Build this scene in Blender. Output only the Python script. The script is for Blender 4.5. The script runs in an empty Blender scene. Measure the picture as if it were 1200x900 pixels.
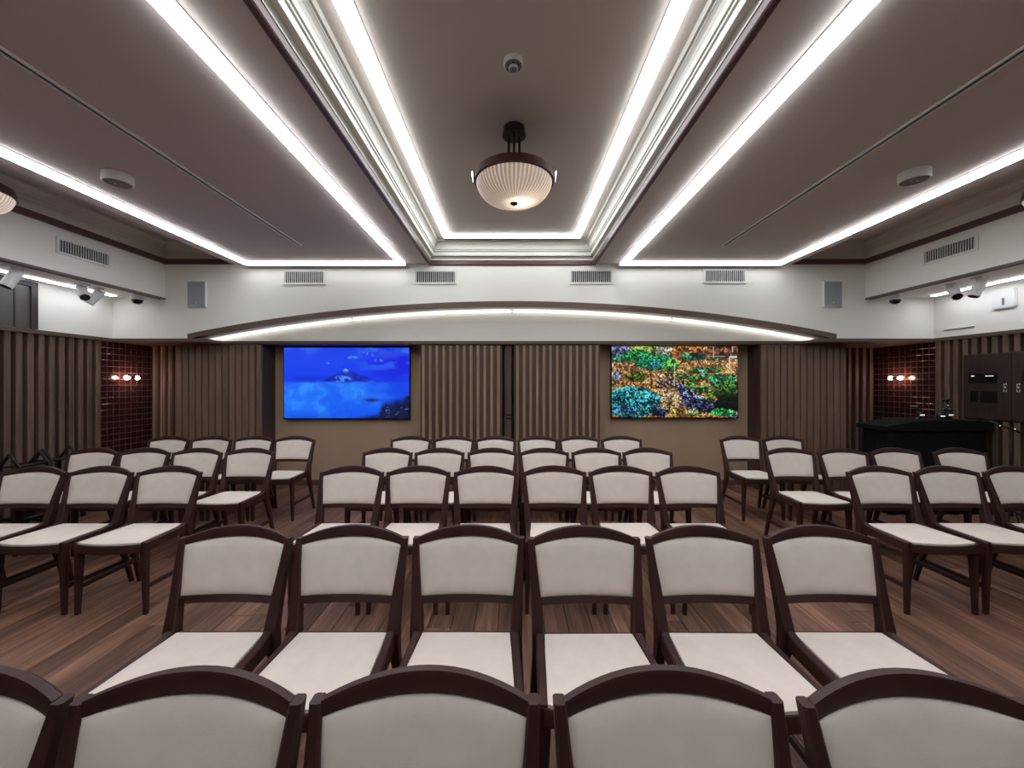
import bpy, math, random
import numpy as np
random.seed(7)
R = math.radians
S = bpy.context.scene
C = S.collection

# ------------------------------------------------------------------ camera, world, exposure
H = 1.47                      # camera height
F = 465.0                     # focal length in pixels of the 1200 px wide frame
cam = bpy.data.cameras.new('camera')
cam.sensor_width = 36.0
cam.lens = 36.0 * F / 1200.0
cam.clip_start = 0.02
camo = bpy.data.objects.new('camera', cam)
C.objects.link(camo)
camo.location = (0, 0, H)
camo.rotation_euler = (R(90), 0, 0)
S.camera = camo
w = bpy.data.worlds.new('world'); S.world = w; w.use_nodes = True
w.node_tree.nodes['Background'].inputs[0].default_value = (0.02, 0.02, 0.022, 1)
w.node_tree.nodes['Background'].inputs[1].default_value = 0.3
S.view_settings.view_transform = 'Standard'
S.view_settings.look = 'None'
S.view_settings.gamma = 1.0
S.view_settings.use_curve_mapping = False
S.view_settings.exposure = 0.0
LED = 22.0                    # radiance of the ceiling light bars
LED_ARCH = 2.6
LED_REAR = 6.5                # the cross runs close to the rear wall are dimmed
LED_COFFER = 13.0
LED_SOFFIT = 13.0
LED_SIDE = 3.2                # the opal flanks of the bars glow softly

# ------------------------------------------------------------------ materials
def lin(c):
    return tuple(((v / 255.0) / 12.92 if v / 255.0 <= 0.04045 else ((v / 255.0 + 0.055) / 1.055) ** 2.4) for v in c)
M = {}
def mat(name, rgb, rough=0.6, metal=0.0, spec=0.5, bump=0.0, bscale=200.0, var=0.0, vscale=8.0, coat=0.0):
    m = bpy.data.materials.new(name); m.use_nodes = True
    nt = m.node_tree; b = nt.nodes['Principled BSDF']
    c = lin(rgb)
    b.inputs['Base Color'].default_value = (*c, 1)
    b.inputs['Roughness'].default_value = rough
    b.inputs['Metallic'].default_value = metal
    b.inputs['Specular IOR Level'].default_value = spec
    b.inputs['Coat Weight'].default_value = coat
    geo = nt.nodes.new('ShaderNodeNewGeometry')
    if var > 0:
        n = nt.nodes.new('ShaderNodeTexNoise'); n.inputs['Scale'].default_value = vscale; n.inputs['Detail'].default_value = 4
        r = nt.nodes.new('ShaderNodeValToRGB')
        r.color_ramp.elements[0].position = 0.3; r.color_ramp.elements[1].position = 0.7
        r.color_ramp.elements[0].color = (*[x * (1 - var) for x in c], 1)
        r.color_ramp.elements[1].color = (*[min(1, x * (1 + var)) for x in c], 1)
        nt.links.new(geo.outputs['Position'], n.inputs['Vector'])
        nt.links.new(n.outputs['Fac'], r.inputs['Fac'])
        nt.links.new(r.outputs['Color'], b.inputs['Base Color'])
    if bump > 0:
        n = nt.nodes.new('ShaderNodeTexNoise'); n.inputs['Scale'].default_value = bscale; n.inputs['Detail'].default_value = 3
        bp = nt.nodes.new('ShaderNodeBump'); bp.inputs['Strength'].default_value = bump; bp.inputs['Distance'].default_value = 0.002
        nt.links.new(geo.outputs['Position'], n.inputs['Vector'])
        nt.links.new(n.outputs['Fac'], bp.inputs['Height'])
        nt.links.new(bp.outputs['Normal'], b.inputs['Normal'])
    M[name] = m
    return m
def wood(name, dark, mid, light, axis, rough=0.5, spec=0.4, rnd=0.35, fine=1.0):
    """grain stretched along one axis (0 x, 1 y, 2 z), every object a little lighter or darker"""
    m = bpy.data.materials.new(name); m.use_nodes = True
    nt = m.node_tree; L = nt.links; b = nt.nodes['Principled BSDF']
    b.inputs['Roughness'].default_value = rough; b.inputs['Specular IOR Level'].default_value = spec
    geo = nt.nodes.new('ShaderNodeNewGeometry'); oi = nt.nodes.new('ShaderNodeObjectInfo')
    sc = [26.0 * fine] * 3; sc[axis] = 1.5 * fine
    mp = nt.nodes.new('ShaderNodeVectorMath'); mp.operation = 'MULTIPLY'; mp.inputs[1].default_value = sc
    off = nt.nodes.new('ShaderNodeMath'); off.operation = 'MULTIPLY'; off.inputs[1].default_value = 60.0
    ad = nt.nodes.new('ShaderNodeVectorMath'); ad.operation = 'ADD'
    L.new(geo.outputs['Position'], mp.inputs[0]); L.new(oi.outputs['Random'], off.inputs[0])
    L.new(mp.outputs[0], ad.inputs[0]); L.new(off.outputs[0], ad.inputs[1])
    n1 = nt.nodes.new('ShaderNodeTexNoise'); n1.inputs['Scale'].default_value = 1.0; n1.inputs['Detail'].default_value = 6; n1.inputs['Roughness'].default_value = 0.65
    n1.inputs['Distortion'].default_value = 0.6
    L.new(ad.outputs[0], n1.inputs['Vector'])
    rp = nt.nodes.new('ShaderNodeValToRGB')
    e = rp.color_ramp.elements
    e[0].position = 0.25; e[0].color = (*lin(dark), 1)
    e[1].position = 0.75; e[1].color = (*lin(light), 1)
    x = e.new(0.5); x.color = (*lin(mid), 1)
    L.new(n1.outputs['Fac'], rp.inputs['Fac'])
    mr = nt.nodes.new('ShaderNodeMapRange'); mr.inputs['To Min'].default_value = 1 - rnd; mr.inputs['To Max'].default_value = 1 + rnd
    L.new(oi.outputs['Random'], mr.inputs['Value'])
    mx = nt.nodes.new('ShaderNodeVectorMath'); mx.operation = 'SCALE'
    L.new(rp.outputs['Color'], mx.inputs[0]); L.new(mr.outputs['Result'], mx.inputs['Scale'])
    L.new(mx.outputs[0], b.inputs['Base Color'])
    bp = nt.nodes.new('ShaderNodeBump'); bp.inputs['Strength'].default_value = 0.12; bp.inputs['Distance'].default_value = 0.002
    L.new(n1.outputs['Fac'], bp.inputs['Height']); L.new(bp.outputs['Normal'], b.inputs['Normal'])
    M[name] = m
    return m
def glow(name, rgb, strength):
    m = bpy.data.materials.new(name); m.use_nodes = True
    b = m.node_tree.nodes['Principled BSDF']
    b.inputs['Base Color'].default_value = (0.8, 0.8, 0.8, 1)
    b.inputs['Emission Color'].default_value = (*rgb, 1)
    b.inputs['Emission Strength'].default_value = strength
    M[name] = m
    return m

mat('white_paint', (235, 233, 226), 0.75, spec=0.3, bump=0.05, bscale=120)
mat('ceiling_paint', (202, 193, 189), 0.8, spec=0.2, bump=0.08, bscale=160)
mat('coffer_paint', (205, 196, 188), 0.8, spec=0.2)
mat('crown_white', (218, 217, 209), 0.55, spec=0.4)
mat('bead_brown', (92, 62, 60), 0.4, spec=0.5)
mat('soffit_trim', (104, 92, 92), 0.6)
mat('niche_tan', (172, 147, 124), 0.7, spec=0.3, var=0.04, vscale=3)
mat('grout', (140, 124, 116), 0.8)
mat('tile_maroon', (54, 26, 26), 0.16, spec=0.6, var=0.2, vscale=14, bump=0.06, bscale=30)
mat('chair_wood', (56, 32, 28), 0.46, spec=0.32, var=0.22, vscale=9)
mat('cream_fabric', (222, 209, 201), 0.95, spec=0.15, var=0.035, vscale=18, bump=0.25, bscale=420)
mat('black_cloth', (13, 13, 16), 0.9, spec=0.2)
mat('black_metal', (16, 15, 16), 0.45, spec=0.4)
mat('black_plastic', (12, 12, 14), 0.35)
mat('bronze', (74, 50, 44), 0.35, metal=0.55)
mat('dark_bronze', (46, 30, 27), 0.4, metal=0.5)
mat('white_plastic', (226, 226, 224), 0.45)
mat('grey_plastic', (112, 108, 110), 0.5)
mat('speaker_grille', (150, 158, 160), 0.6, bump=0.4, bscale=500)
mat('vent_dark', (26, 25, 25), 0.8)
mat('slot_dark', (24, 22, 22), 0.7)
mat('aluminium', (150, 146, 144), 0.4, metal=0.5)
mat('window_dark', (84, 82, 76), 0.35)
mat('window_frame_dark', (52, 46, 45), 0.5)
mat('chrome', (220, 220, 220), 0.15, metal=1.0)
mat('screen_bezel', (8, 8, 10), 0.3)
mat('lens_black', (6, 6, 8), 0.12)
wood('floor_walnut', (74, 50, 41), (116, 83, 68), (154, 116, 97), 1, rough=0.48, spec=0.35, rnd=0.36, fine=1.0)
wood('slat_wood', (88, 68, 58), (110, 88, 76), (128, 104, 90), 2, rough=0.55, rnd=0.14)
wood('front_paint', (60, 48, 42), (70, 56, 50), (80, 66, 58), 2, rough=0.7, rnd=0.02)
wood('wing_slat', (106, 83, 70), (122, 97, 82), (136, 109, 93), 2, rough=0.55, rnd=0.10)
wood('wing_wood', (64, 46, 40), (78, 57, 50), (90, 68, 60), 2, rough=0.55, rnd=0.05)
wood('panel_slat', (128, 104, 88), (150, 124, 106), (166, 138, 120), 2, rough=0.55, rnd=0.10)
wood('panel_wood', (74, 54, 45), (90, 68, 57), (104, 80, 68), 2, rough=0.55, rnd=0.10)
wood('recess_wood', (42, 28, 24), (50, 35, 30), (58, 42, 36), 2, rough=0.6, rnd=0.05)
wood('ledge_wood', (80, 60, 53), (94, 73, 64), (108, 84, 74), 0, rough=0.5, rnd=0.08)
wood('ledge_wood_depth', (80, 60, 53), (94, 73, 64), (108, 84, 74), 1, rough=0.5, rnd=0.08)
wood('cabinet_wood', (48, 36, 33), (56, 43, 39), (64, 50, 45), 2, rough=0.55, rnd=0.04)
glow('led_white', (0.93, 0.97, 1.0), LED)
glow('led_side', (0.93, 0.97, 1.0), LED_SIDE)
glow('led_rear', (0.93, 0.97, 1.0), LED_REAR)
glow('led_coffer', (0.93, 0.97, 1.0), LED_COFFER)
glow('led_arch', (1.0, 0.98, 0.94), LED_ARCH)
glow('led_soffit', (0.90, 0.93, 1.0), LED_SOFFIT)
glow('bulb_warm', (1.0, 0.60, 0.46), 50.0)
glow('lamp_bulb', (1.0, 0.88, 0.76), 75.0)
glow('device_glow', (0.9, 0.92, 0.95), 0.8)
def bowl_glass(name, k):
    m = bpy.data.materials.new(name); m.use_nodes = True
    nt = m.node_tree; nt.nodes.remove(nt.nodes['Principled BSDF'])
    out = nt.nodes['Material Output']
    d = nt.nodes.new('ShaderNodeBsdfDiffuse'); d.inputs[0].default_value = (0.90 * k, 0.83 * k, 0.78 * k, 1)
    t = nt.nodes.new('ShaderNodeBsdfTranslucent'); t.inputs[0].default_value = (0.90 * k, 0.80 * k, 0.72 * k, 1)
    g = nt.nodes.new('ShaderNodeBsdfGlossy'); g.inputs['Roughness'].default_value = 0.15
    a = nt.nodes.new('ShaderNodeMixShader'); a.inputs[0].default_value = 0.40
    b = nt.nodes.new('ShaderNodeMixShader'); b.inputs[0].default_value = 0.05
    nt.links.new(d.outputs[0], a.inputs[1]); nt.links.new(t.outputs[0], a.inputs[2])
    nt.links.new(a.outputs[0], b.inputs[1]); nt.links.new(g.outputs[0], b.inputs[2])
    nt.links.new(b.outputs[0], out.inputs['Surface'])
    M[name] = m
bowl_glass('bowl_glass', 1.0); bowl_glass('bowl_glass_shaded', 0.62)

# ------------------------------------------------------------------ mesh helpers
class MB:
    def __init__(s): s.v = []; s.f = []
    def add(s, v, f):
        o = len(s.v); s.v += [tuple(p) for p in v]; s.f += [tuple(i + o for i in q) for q in f]; return s
    def box(s, x0, x1, y0, y1, z0, z1):
        x0, x1 = min(x0, x1), max(x0, x1); y0, y1 = min(y0, y1), max(y0, y1); z0, z1 = min(z0, z1), max(z0, z1)
        v = [(x0,y0,z0),(x1,y0,z0),(x1,y1,z0),(x0,y1,z0),(x0,y0,z1),(x1,y0,z1),(x1,y1,z1),(x0,y1,z1)]
        return s.add(v, [(0,3,2,1),(4,5,6,7),(0,1,5,4),(1,2,6,5),(2,3,7,6),(3,0,4,7)])
    def loft(s, rings, closed=False):
        n = len(rings[0]); v = [p for r in rings for p in r]; f = []
        m = len(rings)
        for i in range(m if closed else m - 1):
            for j in range(n):
                a = i * n + j; b = i * n + (j + 1) % n; c = ((i + 1) % m) * n + (j + 1) % n; d = ((i + 1) % m) * n + j
                f.append((a, b, c, d))
        if not closed:
            f.append(tuple(reversed(range(n)))); f.append(tuple((m - 1) * n + j for j in range(n)))
        return s.add(v, f)
    def tube(s, pts, r, n=8, r1=None):
        pts = [np.array(p, float) for p in pts]; rings = []
        for i, p in enumerate(pts):
            a = pts[max(i - 1, 0)]; b = pts[min(i + 1, len(pts) - 1)]
            t = (b - a) / np.linalg.norm(b - a)
            u = np.cross(t, (0, 0, 1.0) if abs(t[2]) < 0.9 else (1.0, 0, 0)); u /= np.linalg.norm(u); q = np.cross(t, u)
            rr = r if r1 is None else r + (r1 - r) * i / (len(pts) - 1)
            rings.append([tuple(p + rr * (math.cos(2 * math.pi * k / n) * u + math.sin(2 * math.pi * k / n) * q)) for k in range(n)])
        return s.loft(rings)
    def lathe(s, prof, n=32, c=(0, 0, 0), rib=0, ribamp=0.0):
        rings = []
        for r, z in prof:
            ring = []
            for k in range(n):
                a = 2 * math.pi * k / n
                rr = r * (1 + (ribamp * (0.5 - abs(math.cos(rib * a / 2))) if rib else 0))
                ring.append((c[0] + rr * math.cos(a), c[1] + rr * math.sin(a), c[2] + z))
            rings.append(ring)
        return s.loft(rings)
    def build(s, name, m, parent=None, smooth=False):
        me = bpy.data.meshes.new(name); me.from_pydata(s.v, [], s.f); me.update()
        import bmesh
        bm = bmesh.new(); bm.from_mesh(me); bmesh.ops.recalc_face_normals(bm, faces=bm.faces); bm.to_mesh(me); bm.free()
        if smooth: me.shade_smooth()
        me.materials.append(M[m] if isinstance(m, str) else m)
        return link(name, me, parent)
def link(name, me, parent=None):
    o = bpy.data.objects.new(name, me); C.objects.link(o)
    if parent is not None: o.parent = parent
    return o
def smooth_angle(o, deg=35):
    me = o.data
    me.shade_smooth()
    me.set_sharp_from_angle(angle=R(deg))
    return o
def bevel(o, wd=0.003, seg=1):
    b = o.modifiers.new('bevel', 'BEVEL'); b.width = wd; b.segments = seg; b.limit_method = 'ANGLE'; b.angle_limit = R(40)
    return o
def tag(o, label=None, cat=None, group=None, kind=None):
    if label: o['label'] = label
    if cat: o['category'] = cat
    if group: o['group'] = group
    if kind: o['kind'] = kind
    return o
def thing(name, label, cat, loc=(0, 0, 0), rz=0.0, group=None):
    o = bpy.data.objects.new(name, None); C.objects.link(o)
    o.empty_display_size = 0.1
    o.location = loc; o.rotation_euler = (0, 0, rz)
    return tag(o, label, cat, group)
def struct(name, mb, m, label=None, cat='wall', parent=None):
    o = mb.build(name, m, parent)
    if parent is None: tag(o, label, cat, kind='structure')
    return o
def copy_tree(o, parent=None):
    c = o.copy(); C.objects.link(c); c.parent = parent
    for ch in list(o.children): copy_tree(ch, c)
    return c

# ------------------------------------------------------------------ dimensions of the room
XL, XR = -5.24, 5.53          # upper white side walls
BL, BR = -4.54, 4.63          # inner faces of the side bulkheads
YB = 5.20                     # face of the rear bulkhead
YR = 5.47                     # recess under the arch, face of the slatted panels
YN = 5.78                     # niche wall behind the screens
YF = -2.2                     # wall behind the camera
Z1, Z2 = 3.036, 3.336         # lower ceiling, coffer ceiling
ZL0, ZL1 = 2.02, 2.063        # wooden ledge
ZB = 2.577                    # underside of the side bulkheads
CX = 1.07                     # half width of the central coffer
PX = 3.65                     # outer edge of the lower ceiling panels

# ---- floor with planks
mb = MB().box(XL - 0.16, XR + 0.2, YF - 0.1, 6.2, -0.12, -0.012)
floor = struct('floor', mb, 'recess_wood', 'dark walnut plank floor running towards the screens', 'floor')
def plank_mesh():
    c = 0.012
    v = [(-.5,-.5,0),(.5,-.5,0),(.5,.5,0),(-.5,.5,0),(-.5,-.5,.8),(.5,-.5,.8),(.5,.5,.8),(-.5,.5,.8),
         (-.5+c,-.5+c/9,1),(.5-c,-.5+c/9,1),(.5-c,.5-c/9,1),(-.5+c,.5-c/9,1)]
    f = [(0,1,5,4),(1,2,6,5),(2,3,7,6),(3,0,4,7),(4,5,9,8),(5,6,10,9),(6,7,11,10),(7,4,8,11),(8,9,10,11),(0,3,2,1)]
    return v, f
pv, pf = plank_mesh()
pme = bpy.data.meshes.new('plank'); pme.from_pydata(pv, [], pf); pme.update(); pme.materials.append(M['floor_walnut'])
PWID = 0.142; rest = MB(); npl = 0
x = XL - 0.1
while x < XR + 0.15:
    y = YF - random.uniform(0, 1.7)
    while y < 6.15:
        ln = random.choice((1.82, 1.82, 1.5, 2.1))
        y0, y1 = max(y, YF - 0.1), min(y + ln, 6.15)
        if y1 - y0 > 0.05:
            top = random.uniform(-0.0012, 0.0)
            if y1 > 1.2 and npl < 295:
                o = link('plank', pme, floor); npl += 1
                o.location = (x + PWID / 2, (y0 + y1) / 2, top - 0.012); o.scale = (PWID - 0.0022, y1 - y0 - 0.0025, 0.012)
            else:
                rest.box(x + 0.001, x + PWID - 0.001, y0 + 0.001, y1 - 0.001, -0.012, top)
        y += ln
    x += PWID
tag(rest.build('plank_field', 'floor_walnut', floor), kind='stuff')

# ---- rear bulkhead with the segmental arch
AX, AZ0, AZ1 = 4.22, ZL1, 2.487
AR = (AX ** 2 + (AZ1 - AZ0) ** 2) / (2 * (AZ1 - AZ0))
def arch(x, off=0.0):
    rr = AR + off
    return AZ1 - AR + math.sqrt(max(rr * rr - x * x, 0))
xs = [XL - 0.16] + [-AX + 2 * AX * i / 48 for i in range(49)] + [XR + 0.2]
mb = MB(); v = []; f = []
ZT = 3.5
for i, x in enumerate(xs):
    zb = arch(x) if 0 < i < len(xs) - 1 else ZL1
    v += [(x, YB, zb), (x, YB, ZT), (x, YR, zb), (x, YR, ZT), (x, YR, ZL0 + 0.02), (x, 6.2, ZT), (x, 6.2, ZL0 + 0.02)]
for i in range(len(xs) - 1):
    a, b = i * 7, (i + 1) * 7
    f += [(a, b, b + 1, a + 1), (a, a + 2, b + 2, b), (a + 2, a + 4, b + 4, b + 2), (a + 1, b + 1, b + 5, a + 5), (a + 4, a + 6, b + 6, b + 4)]
mb.add(v, f)
wall_upper = struct('wall_back_upper', mb, 'white_paint', 'white upper rear wall with a shallow arched recess', 'wall')
# arch trim in wood
mb = MB(); rings = []
for i in range(65):
    t = -1 + 2 * i / 64; x = t * (AX + 0.005)
    n = math.asin(x / AR); s, c = math.sin(n), math.cos(n)
    p0 = (x, arch(x)); th = 0.062
    p1 = (x + th * s * 0.2, p0[1] + th * c)
    rings.append([(p0[0], 5.165, p0[1] - 0.004), (p0[0], 5.235, p0[1] - 0.004), (p1[0], 5.235, p1[1]), (p1[0], 5.165, p1[1])])
mb.loft(rings)
struct('trim_1', mb, 'ledge_wood', 'curved brown wooden trim along the arched recess', 'trim')
# ledge below the bulkhead (projecting at both ends, set back under the arch)
struct('trim_2', MB().box(XL - 0.16, -3.99, 5.165, 6.2, ZL0, ZL1), 'ledge_wood', 'brown wooden ledge end above the left tiled corner', 'trim')
struct('trim_3', MB().box(3.99, XR + 0.2, 5.165, 6.2, ZL0, ZL1), 'ledge_wood', 'brown wooden ledge end above the right tiled corner', 'trim')
struct('trim_4', MB().box(-3.99, 3.99, YR - 0.02, 6.2, ZL0 - 0.001, ZL1 - 0.003), 'ledge_wood', 'long straight brown ledge under the arch above the screens', 'trim')

# ---- lower back wall: niches
struct('wall_back', MB().box(XL - 0.16, 4.62, YN, 6.2, -0.02, ZL0), 'niche_tan', 'tan wall of the screen niches behind the chairs', 'wall')
struct('wall_back_corner', MB().box(4.62, XR + 0.2, 6.05, 6.2, -0.02, ZL0), 'recess_wood', 'dark recess wall beside the right tiled corner', 'wall')
struct('baseboard_back', MB().box(-3.44, 3.42, YN - 0.015, YN, 0.0, 0.075), 'ledge_wood', 'brown baseboard along the tan niche wall', 'baseboard')

def slat_proto(wd, dp, z0, z1, m, name='slat'):
    me = bpy.data.meshes.new(name); b = MB(); c = min(wd, dp) * 0.12
    x, y = wd / 2, dp
    prof = [(-x, 0), (x, 0), (x, -y + c), (x - c, -y), (-x + c, -y), (-x, -y + c)]
    b.loft([[(p[0], p[1], z0) for p in prof], [(p[0], p[1], z1) for p in prof]])
    me.from_pydata(b.v, [], b.f); me.update(); me.materials.append(M[m])
    return me
# slatted panels on the back wall: slats face -y
def slat_panel(name, label, x0, x1, yfront, yback, z0, z1, pitch, wd, m1='panel_wood', m2='panel_slat'):
    t = thing(name, label, 'wall panel', ((x0 + x1) / 2, yback, 0.0))
    cx = (x0 + x1) / 2
    MB().box(x0 - cx, x1 - cx, yfront + 0.022 - yback, -0.001, z0, z1).build('backing', m1, t)
    n = int(round((x1 - x0) / pitch)); p = (x1 - x0) / n
    me = slat_proto(wd, 0.022, z0, z1, m2)
    for i in range(n):
        o = link('slat', me, t); o.location = (x0 - cx + p * (i + 0.5), yfront + 0.022 - yback, 0)
    return t
slat_panel('slatted_wall_panel', 'brown slatted wall panel left of the blue mountain screen', -4.647, -3.447, YR, YN, 0.0, ZL0 - 0.004, 0.0940, 0.078, 'wing_wood', 'wing_slat')
slat_panel('slatted_wall_panel', 'brown slatted panel right of the blue mountain screen, beside the dark gap', -1.27, -0.14, YR, 5.60, 0.012, ZL0 - 0.014, 0.0945, 0.036)
slat_panel('slatted_wall_panel', 'brown slatted panel left of the garden screen, beside the dark gap', 0.03, 1.217, YR, 5.60, 0.012, ZL0 - 0.014, 0.0945, 0.036)
slat_panel('slatted_wall_panel', 'brown slatted wall panel right of the green garden screen', 3.43, 4.615, YR, YN, 0.0, ZL0 - 0.004, 0.0940, 0.078, 'wing_wood', 'wing_slat')
struct('wall_back_pier', MB().box(-1.25, 1.20, 5.60, YN, 0, ZL0), 'recess_wood', 'dark wooden pier behind the two middle slatted panels', 'wall')
t = thing('door_post', 'narrow dark upright post in the gap between the middle slatted panels', 'post', (-0.055, 5.60, 0))
MB().box(-0.045, 0.045, -0.06, -0.001, 0, ZL0).build('post', 'panel_wood', t)
for zz in (0.98, 1.03):
    MB().box(-0.03, 0.045, -0.066, -0.06, zz, zz + 0.018).build('latch', 'black_metal', t)
# recess slats beside the tiles
def recess_slats(host, x0, x1, y):
    me = slat_proto(0.05, 0.045, 0, ZL0, 'slat_wood')
    n = int((x1 - x0) / 0.1)
    for i in range(n):
        o = link('slat', me, host); o.location = (x0 + (i + 0.5) * (x1 - x0) / n, y, 0)
recess_slats(bpy.data.objects['wall_back'], -5.20, -4.66, YN)
recess_slats(bpy.data.objects['wall_back_corner'], 4.62, 5.50, 6.05)

# ---- side walls: white above, slatted below, tiled corner
def side_wall(side, X, ytile0, yend):
    s = -1 if side == 'left' else 1
    out = s * 0.16
    wl = struct('wall_' + side, MB().box(X, X + out, YF, YB + 0.01, ZL1, ZT), 'white_paint', 'white upper %s side wall above the slats' % side, 'wall')
    lw = struct('wall_%s_lower' % side, MB().box(X + s * 0.065, X + out, YF, ytile0, -0.02, ZL0), 'recess_wood', 'slatted wooden wainscot on the %s side wall' % side, 'wall')
    me = slat_proto(0.056, 0.085, 0, ZL0, 'slat_wood')
    y = ytile0 - 0.03
    while y > YF:
        o = link('slat', me, lw); o.rotation_euler = (0, 0, R(90) if s < 0 else R(-90))
        o.location = (X + s * 0.065, y, 0)
        y -= 0.1
    struct('trim_5' if s < 0 else 'trim_6', MB().box(X - s * 0.045, X + out, YF, 5.165, ZL0, ZL1), 'ledge_wood_depth', 'brown wooden cap rail on the %s slatted wall' % side, 'trim')
    # tiled corner, a wall of its own: grout bed and proud tiles
    tw = struct('wall_%s_tiled' % side, MB().box(X - s * 0.015, X + out, ytile0, yend, -0.02, ZL0), 'grout', 'dark maroon tiled wall at the %s rear corner' % side, 'wall')
    tm = bpy.data.meshes.new('tile'); b = MB(); h = 0.0379; c = 0.0012
    b.loft([[(-h, 0, -h), (h, 0, -h), (h, 0, h), (-h, 0, h)], [(-h, -0.0015, -h), (h, -0.0015, -h), (h, -0.0015, h), (-h, -0.0015, h)],
            [(-h + c, -0.0025, -h + c), (h - c, -0.0025, -h + c), (h - c, -0.0025, h - c), (-h + c, -0.0025, h - c)]])
    tm.from_pydata(b.v, [], b.f); tm.update(); tm.materials.append(M['tile_maroon'])
    P = 0.0805
    ny = int((yend - ytile0) / P + 0.01); nz = int(ZL0 / P)
    for i in range(ny):
        for k in range(nz):
            o = link('tile', tm, tw)
            o.rotation_euler = (random.uniform(-.003, .003), 0, (R(90) if s < 0 else R(-90)) + random.uniform(-.003, .003))
            o.location = (X - s * 0.0148, ytile0 + P * (i + 0.5), ZL0 - P * (k + 0.5))
    # bulkhead along the side
    b = BL if s < 0 else BR
    struct('wall_%s_bulkhead' % side, MB().box(b, X + out, YF, YB, ZB + 0.02, ZT), 'white_paint', 'white bulkhead along the %s side above the spotlights' % side, 'wall')
    struct('trim_7' if s < 0 else 'trim_8', MB().box(b, b + s * 0.09, YF, YB, ZB, ZB + 0.02), 'soffit_trim', 'grey lip under the %s bulkhead' % side, 'trim')
side_wall('left', XL, YN - 9.2 * 0.0805, YN)
side_wall('right', XR, 6.05 - 11 * 0.0805, 6.05)
struct('wall_front', MB().box(XL - 0.16, XR + 0.2, YF - 0.15, YF, -0.02, ZT), 'front_paint', 'plain dark wall behind the viewer', 'wall')

# ---- ceiling
ceil = struct('ceiling', MB().box(-PX, -CX, YF, YB, Z1, Z1 + 0.4), 'ceiling_paint', 'lower grey ceiling panel over the left chairs', 'ceiling')
struct('ceiling_right', MB().box(CX, PX, YF, YB, Z1, Z1 + 0.4), 'ceiling_paint', 'lower grey ceiling panel over the right chairs', 'ceiling')
struct('ceiling_coffer', MB().box(-CX, CX, YF, YB, Z2, Z2 + 0.1), 'coffer_paint', 'raised coffer ceiling in the middle', 'ceiling')
struct('ceiling_coffer_left', MB().box(BL, -PX, YF, YB, Z2, Z2 + 0.1), 'coffer_paint', 'raised side coffer above the left wall', 'ceiling')
struct('ceiling_coffer_right', MB().box(PX, BR, YF, YB, Z2, Z2 + 0.1), 'coffer_paint', 'raised side coffer above the right wall', 'ceiling')
def sweep_u(prof, xl, xr, yb, closed=True):
    """profile (inset, height) swept along left side, rear end, right side with mitred corners"""
    rings = []
    for (kx, ky) in ((0, 0), (0, 1), (1, 1), (1, 0)):
        ring = []
        for d, z in prof:
            ring.append(((xl + d) if kx == 0 else (xr - d), (yb - d) if ky else YF, Z1 + z))
        rings.append(ring)
    return MB().loft(rings)
crown = [(0.0, 0.05), (0.012, 0.05), (0.014, 0.100), (0.052, 0.100), (0.052, 0.146), (0.036, 0.146), (0.036, 0.156), (0.060, 0.156), (0.060, 0.170), (0.046, 0.170), (0.046, 0.179),
         (0.068, 0.179), (0.069, 0.190), (0.074, 0.210), (0.085, 0.228), (0.100, 0.239), (0.106, 0.241), (0.106, 0.246), (0.090, 0.246), (0.090, 0.256), (0.118, 0.256), (0.118, 0.2995), (0.0, 0.2995)]
struct('trim_9', sweep_u(crown, -CX, CX, YB), 'crown_white', 'white stepped crown moulding around the central coffer', 'trim')
bead = [(-0.022, -0.0), (-0.022, -0.010), (-0.010, -0.010), (-0.010, -0.005), (-0.004, -0.005), (-0.004, -0.013), (0.013, -0.013), (0.018, -0.004), (0.018, 0.034), (0.012, 0.038), (0.012, 0.044), (0.016, 0.05), (0.0, 0.05), (0.0, 0.0)]
struct('trim_10', sweep_u(bead, -CX, CX, YB), 'bead_brown', 'brown bead framing the central coffer', 'trim')
def side_crown(xl, xr, nm1, nm2, side):
    p1 = [(0.0, 0.0), (0.02, 0.0), (0.02, 0.012), (0.028, 0.016), (0.028, 0.062), (0.02, 0.068), (0.0, 0.068)]
    p2 = [(0.0, 0.068), (0.018, 0.068), (0.02, 0.16), (0.03, 0.17), (0.035, 0.20), (0.05, 0.235), (0.075, 0.26), (0.085, 0.265), (0.085, 0.2995), (0.0, 0.2995)]
    for nm, p, m, l in ((nm1, p1, 'bead_brown', 'dark brown bead around the %s side coffer' % side), (nm2, p2, 'coffer_paint', 'pale cornice of the %s side coffer' % side)):
        rings = []
        for k in range(3):
            ring = []
            for d, z in p:
                if side == 'left': xx = [xl + d, xl + d, xr][k]
                else: xx = [xr - d, xr - d, xl][k]
                ring.append((xx, YF if k == 0 else YB - d, Z1 + z))
            rings.append(ring)
        struct(nm, MB().loft(rings), m, l, 'trim')
side_crown(BL, -PX, 'trim_11', 'trim_12', 'left')
side_crown(PX, BR, 'trim_13', 'trim_14', 'right')

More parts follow.
